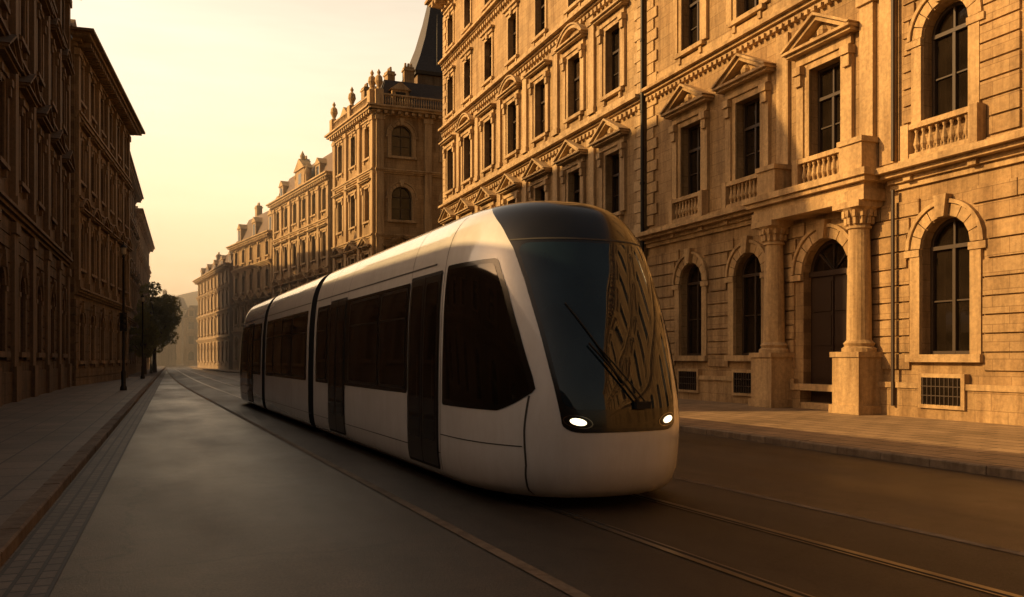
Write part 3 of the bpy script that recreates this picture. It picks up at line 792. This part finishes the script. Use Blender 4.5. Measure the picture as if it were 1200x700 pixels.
cabcar(LT-18.9,dict(band=(2.5,7.2),win=[(2.55,3.9),(5.5,7.1)],door=[(4.0,5.35)],seam=[3.95]),'rear_car_body')
for o in set(tram.children)-b3: flipm(o)
mb=MB()
for a,b in((10.85,11.45),(18.3,18.9)):
    ss=np.linspace(a,b,17); zr=ZR[4:]; prs=[]
    for k,s in enumerate(ss):
        sc=.985 if k%2 else .93
        ring=[(-prof(z)[0]*sc,s,1.9+(z-1.9)*sc) for z in zr]+[(prof(z)[0]*sc,s,1.9+(z-1.9)*sc) for z in zr[::-1]]
        prs.append(ring)
    mb.grid(np.array(prs,dtype=float),0)
mb.obj('bellows',[M_rub],tram,smooth=False,fix=False)
mb=MB()
mb.box(-1.0,1.0,.95,LT-.95,.30,.5,0); mb.box(-1.14,1.14,1.6,LT-1.6,.14,.42,0); 
for s in(3.2,5.0,14.0,15.8,LT-5.0,LT-3.2):
    for sx in(-1,1):
        i=len(mb.v)
        pts=[(.3*math.cos(a*math.pi/14),.3*math.sin(a*math.pi/14)) for a in range(28)]
        x0,x1=sorted((sx*.66,sx*.79))
        mb.v+=[(x0,s+p_[0],.315+p_[1]) for p_ in pts]+[(x1,s+p_[0],.315+p_[1]) for p_ in pts]
        mb.f.append(tuple(range(i,i+28))); mb.f.append(tuple(range(i+28,i+56))); mb.m+=[0,0]
        for k in range(28): mb.f.append((i+k,i+(k+1)%28,i+28+(k+1)%28,i+28+k)); mb.m.append(0)
    mb.box(-.66,.66,s-.06,s+.06,.26,.37,0)
mb.obj('chassis_and_wheels',[M_rub],tram)
def tube(pts,r,name,mat,parent):
    cu=bpy.data.curves.new(name,'CURVE'); cu.dimensions='3D'; cu.bevel_depth=r; cu.bevel_resolution=2; cu.use_fill_caps=True
    sp=cu.splines.new('POLY'); sp.points.add(len(pts)-1)
    for q,p_ in zip(sp.points,pts): q.co=(*p_,1)
    cu.materials.append(mat); o=bpy.data.objects.new(name,cu); COL.objects.link(o); o.parent=parent; return o
def on(u,z,off): return tuple(offs(Pu,np.array([u]),np.array([z]),off)[0])
def lerp_path(u0,z0,u1,z1,off,n=12): return [on(u0+(u1-u0)*k/n,z0+(z1-z0)*k/n,off) for k in range(n+1)]
tube(lerp_path(.06,1.18,-.18,1.85,.06),.013,'wiper_arm',M_rub,tram)
tube(lerp_path(.10,1.18,-.13,1.80,.06),.009,'wiper_arm',M_rub,tram)
tube(lerp_path(-.02,1.42,-.26,2.32,.025),.010,'wiper_blade',M_rub,tram)
mb=MB(); c=on(.08,1.17,.03); mb.box(c[0]-.09,c[0]+.09,c[1]-.05,c[1]+.05,c[2]-.04,c[2]+.04,0); mb.obj('wiper_mount',[M_rub],tram)

# ------------------------------------------------------------ light
PHI,EL=R(72),R(24)
v=Vector((-math.sin(PHI)*math.cos(EL),math.cos(PHI)*math.cos(EL),math.sin(EL)))
sl=bpy.data.lights.new('sun','SUN'); sl.energy=5; sl.angle=R(.6); sl.color=(1,.61,.23)
so=bpy.data.objects.new('sun',sl); COL.objects.link(so); so.rotation_euler=v.to_track_quat('Z','Y').to_euler(); so.location=(0,0,60)
w=bpy.data.worlds.new('World'); scene.world=w; w.use_nodes=True; nt=w.node_tree; nt.nodes.clear()
sky=N(nt,'ShaderNodeTexSky',sky_type='NISHITA'); sky.sun_disc=False; sky.sun_elevation=EL; sky.sun_rotation=-PHI; sky.dust_density=6; sky.ozone_density=.6; sky.air_density=1.4
mx=mul(nt,sky.outputs[0],(1.15,.84,.60))
# sunset haze: warm veil near the horizon, strongest toward the far end of the street
tc=N(nt,'ShaderNodeTexCoord'); sp=N(nt,'ShaderNodeSeparateXYZ'); nt.links.new(tc.outputs['Generated'],sp.inputs[0])
el=ramp(nt,sp.outputs[2],[(.0,(1,.60,.25)),(.08,(1,.66,.33)),(.2,(.84,.63,.38)),(.36,(.68,.56,.41)),(.6,(.20,.17,.14)),(1.0,(.04,.045,.05))])
dt=N(nt,'ShaderNodeVectorMath',operation='DOT_PRODUCT'); nt.links.new(tc.outputs['Generated'],dt.inputs[0]); dt.inputs[1].default_value=(-.30,.954,0)
mr=N(nt,'ShaderNodeMapRange'); mr.inputs[1].default_value=.05; mr.inputs[2].default_value=.97; mr.inputs[3].default_value=.5; mr.inputs[4].default_value=23.5; nt.links.new(dt.outputs['Value'],mr.inputs[0])
sc_=N(nt,'ShaderNodeVectorMath',operation='SCALE'); nt.links.new(el,sc_.inputs[0]); nt.links.new(mr.outputs[0],sc_.inputs['Scale'])
cl=noise(nt,coords(nt,(1.2,1.2,9),'Generated'),2.2,5,.6)
veil=mul(nt,sc_.outputs[0],ramp(nt,cl,[(.35,(.88,.87,.86)),(.7,(1.0,1.0,1.0))]))
tot=mul(nt,mx,veil,1,'ADD')
bg=N(nt,'ShaderNodeBackground'); bg.inputs[1].default_value=.075; nt.links.new(tot,bg.inputs[0])
ow=N(nt,'ShaderNodeOutputWorld'); nt.links.new(bg.outputs[0],ow.inputs[0])
# haze volume down the street
mb=MB(); mb.box(-90,90,70,290,-1,24,0)
hm=bpy.data.materials.new('haze_air'); hm.use_nodes=True; hn=hm.node_tree; hn.nodes.clear()
vs=hn.nodes.new('ShaderNodeVolumeScatter'); vs.inputs['Density'].default_value=.0042; vs.inputs['Anisotropy'].default_value=.25; vs.inputs['Color'].default_value=(1,.95,.85,1)
ho=hn.nodes.new('ShaderNodeOutputMaterial'); hn.links.new(vs.outputs[0],ho.inputs['Volume'])
mb.obj('haze',[hm])
scene.view_settings.view_transform='Standard'; scene.view_settings.look='None'; scene.view_settings.exposure=0
# ------------------------------------------------------------ camera
cd=bpy.data.cameras.new('camera'); cd.lens=30; cd.sensor_width=36; cd.shift_y=70/1200; cd.clip_end=5000
co=bpy.data.objects.new('camera',cd); COL.objects.link(co); co.location=(0,0,1.7); co.rotation_euler=(R(90),0,-math.atan(.397)); scene.camera=co
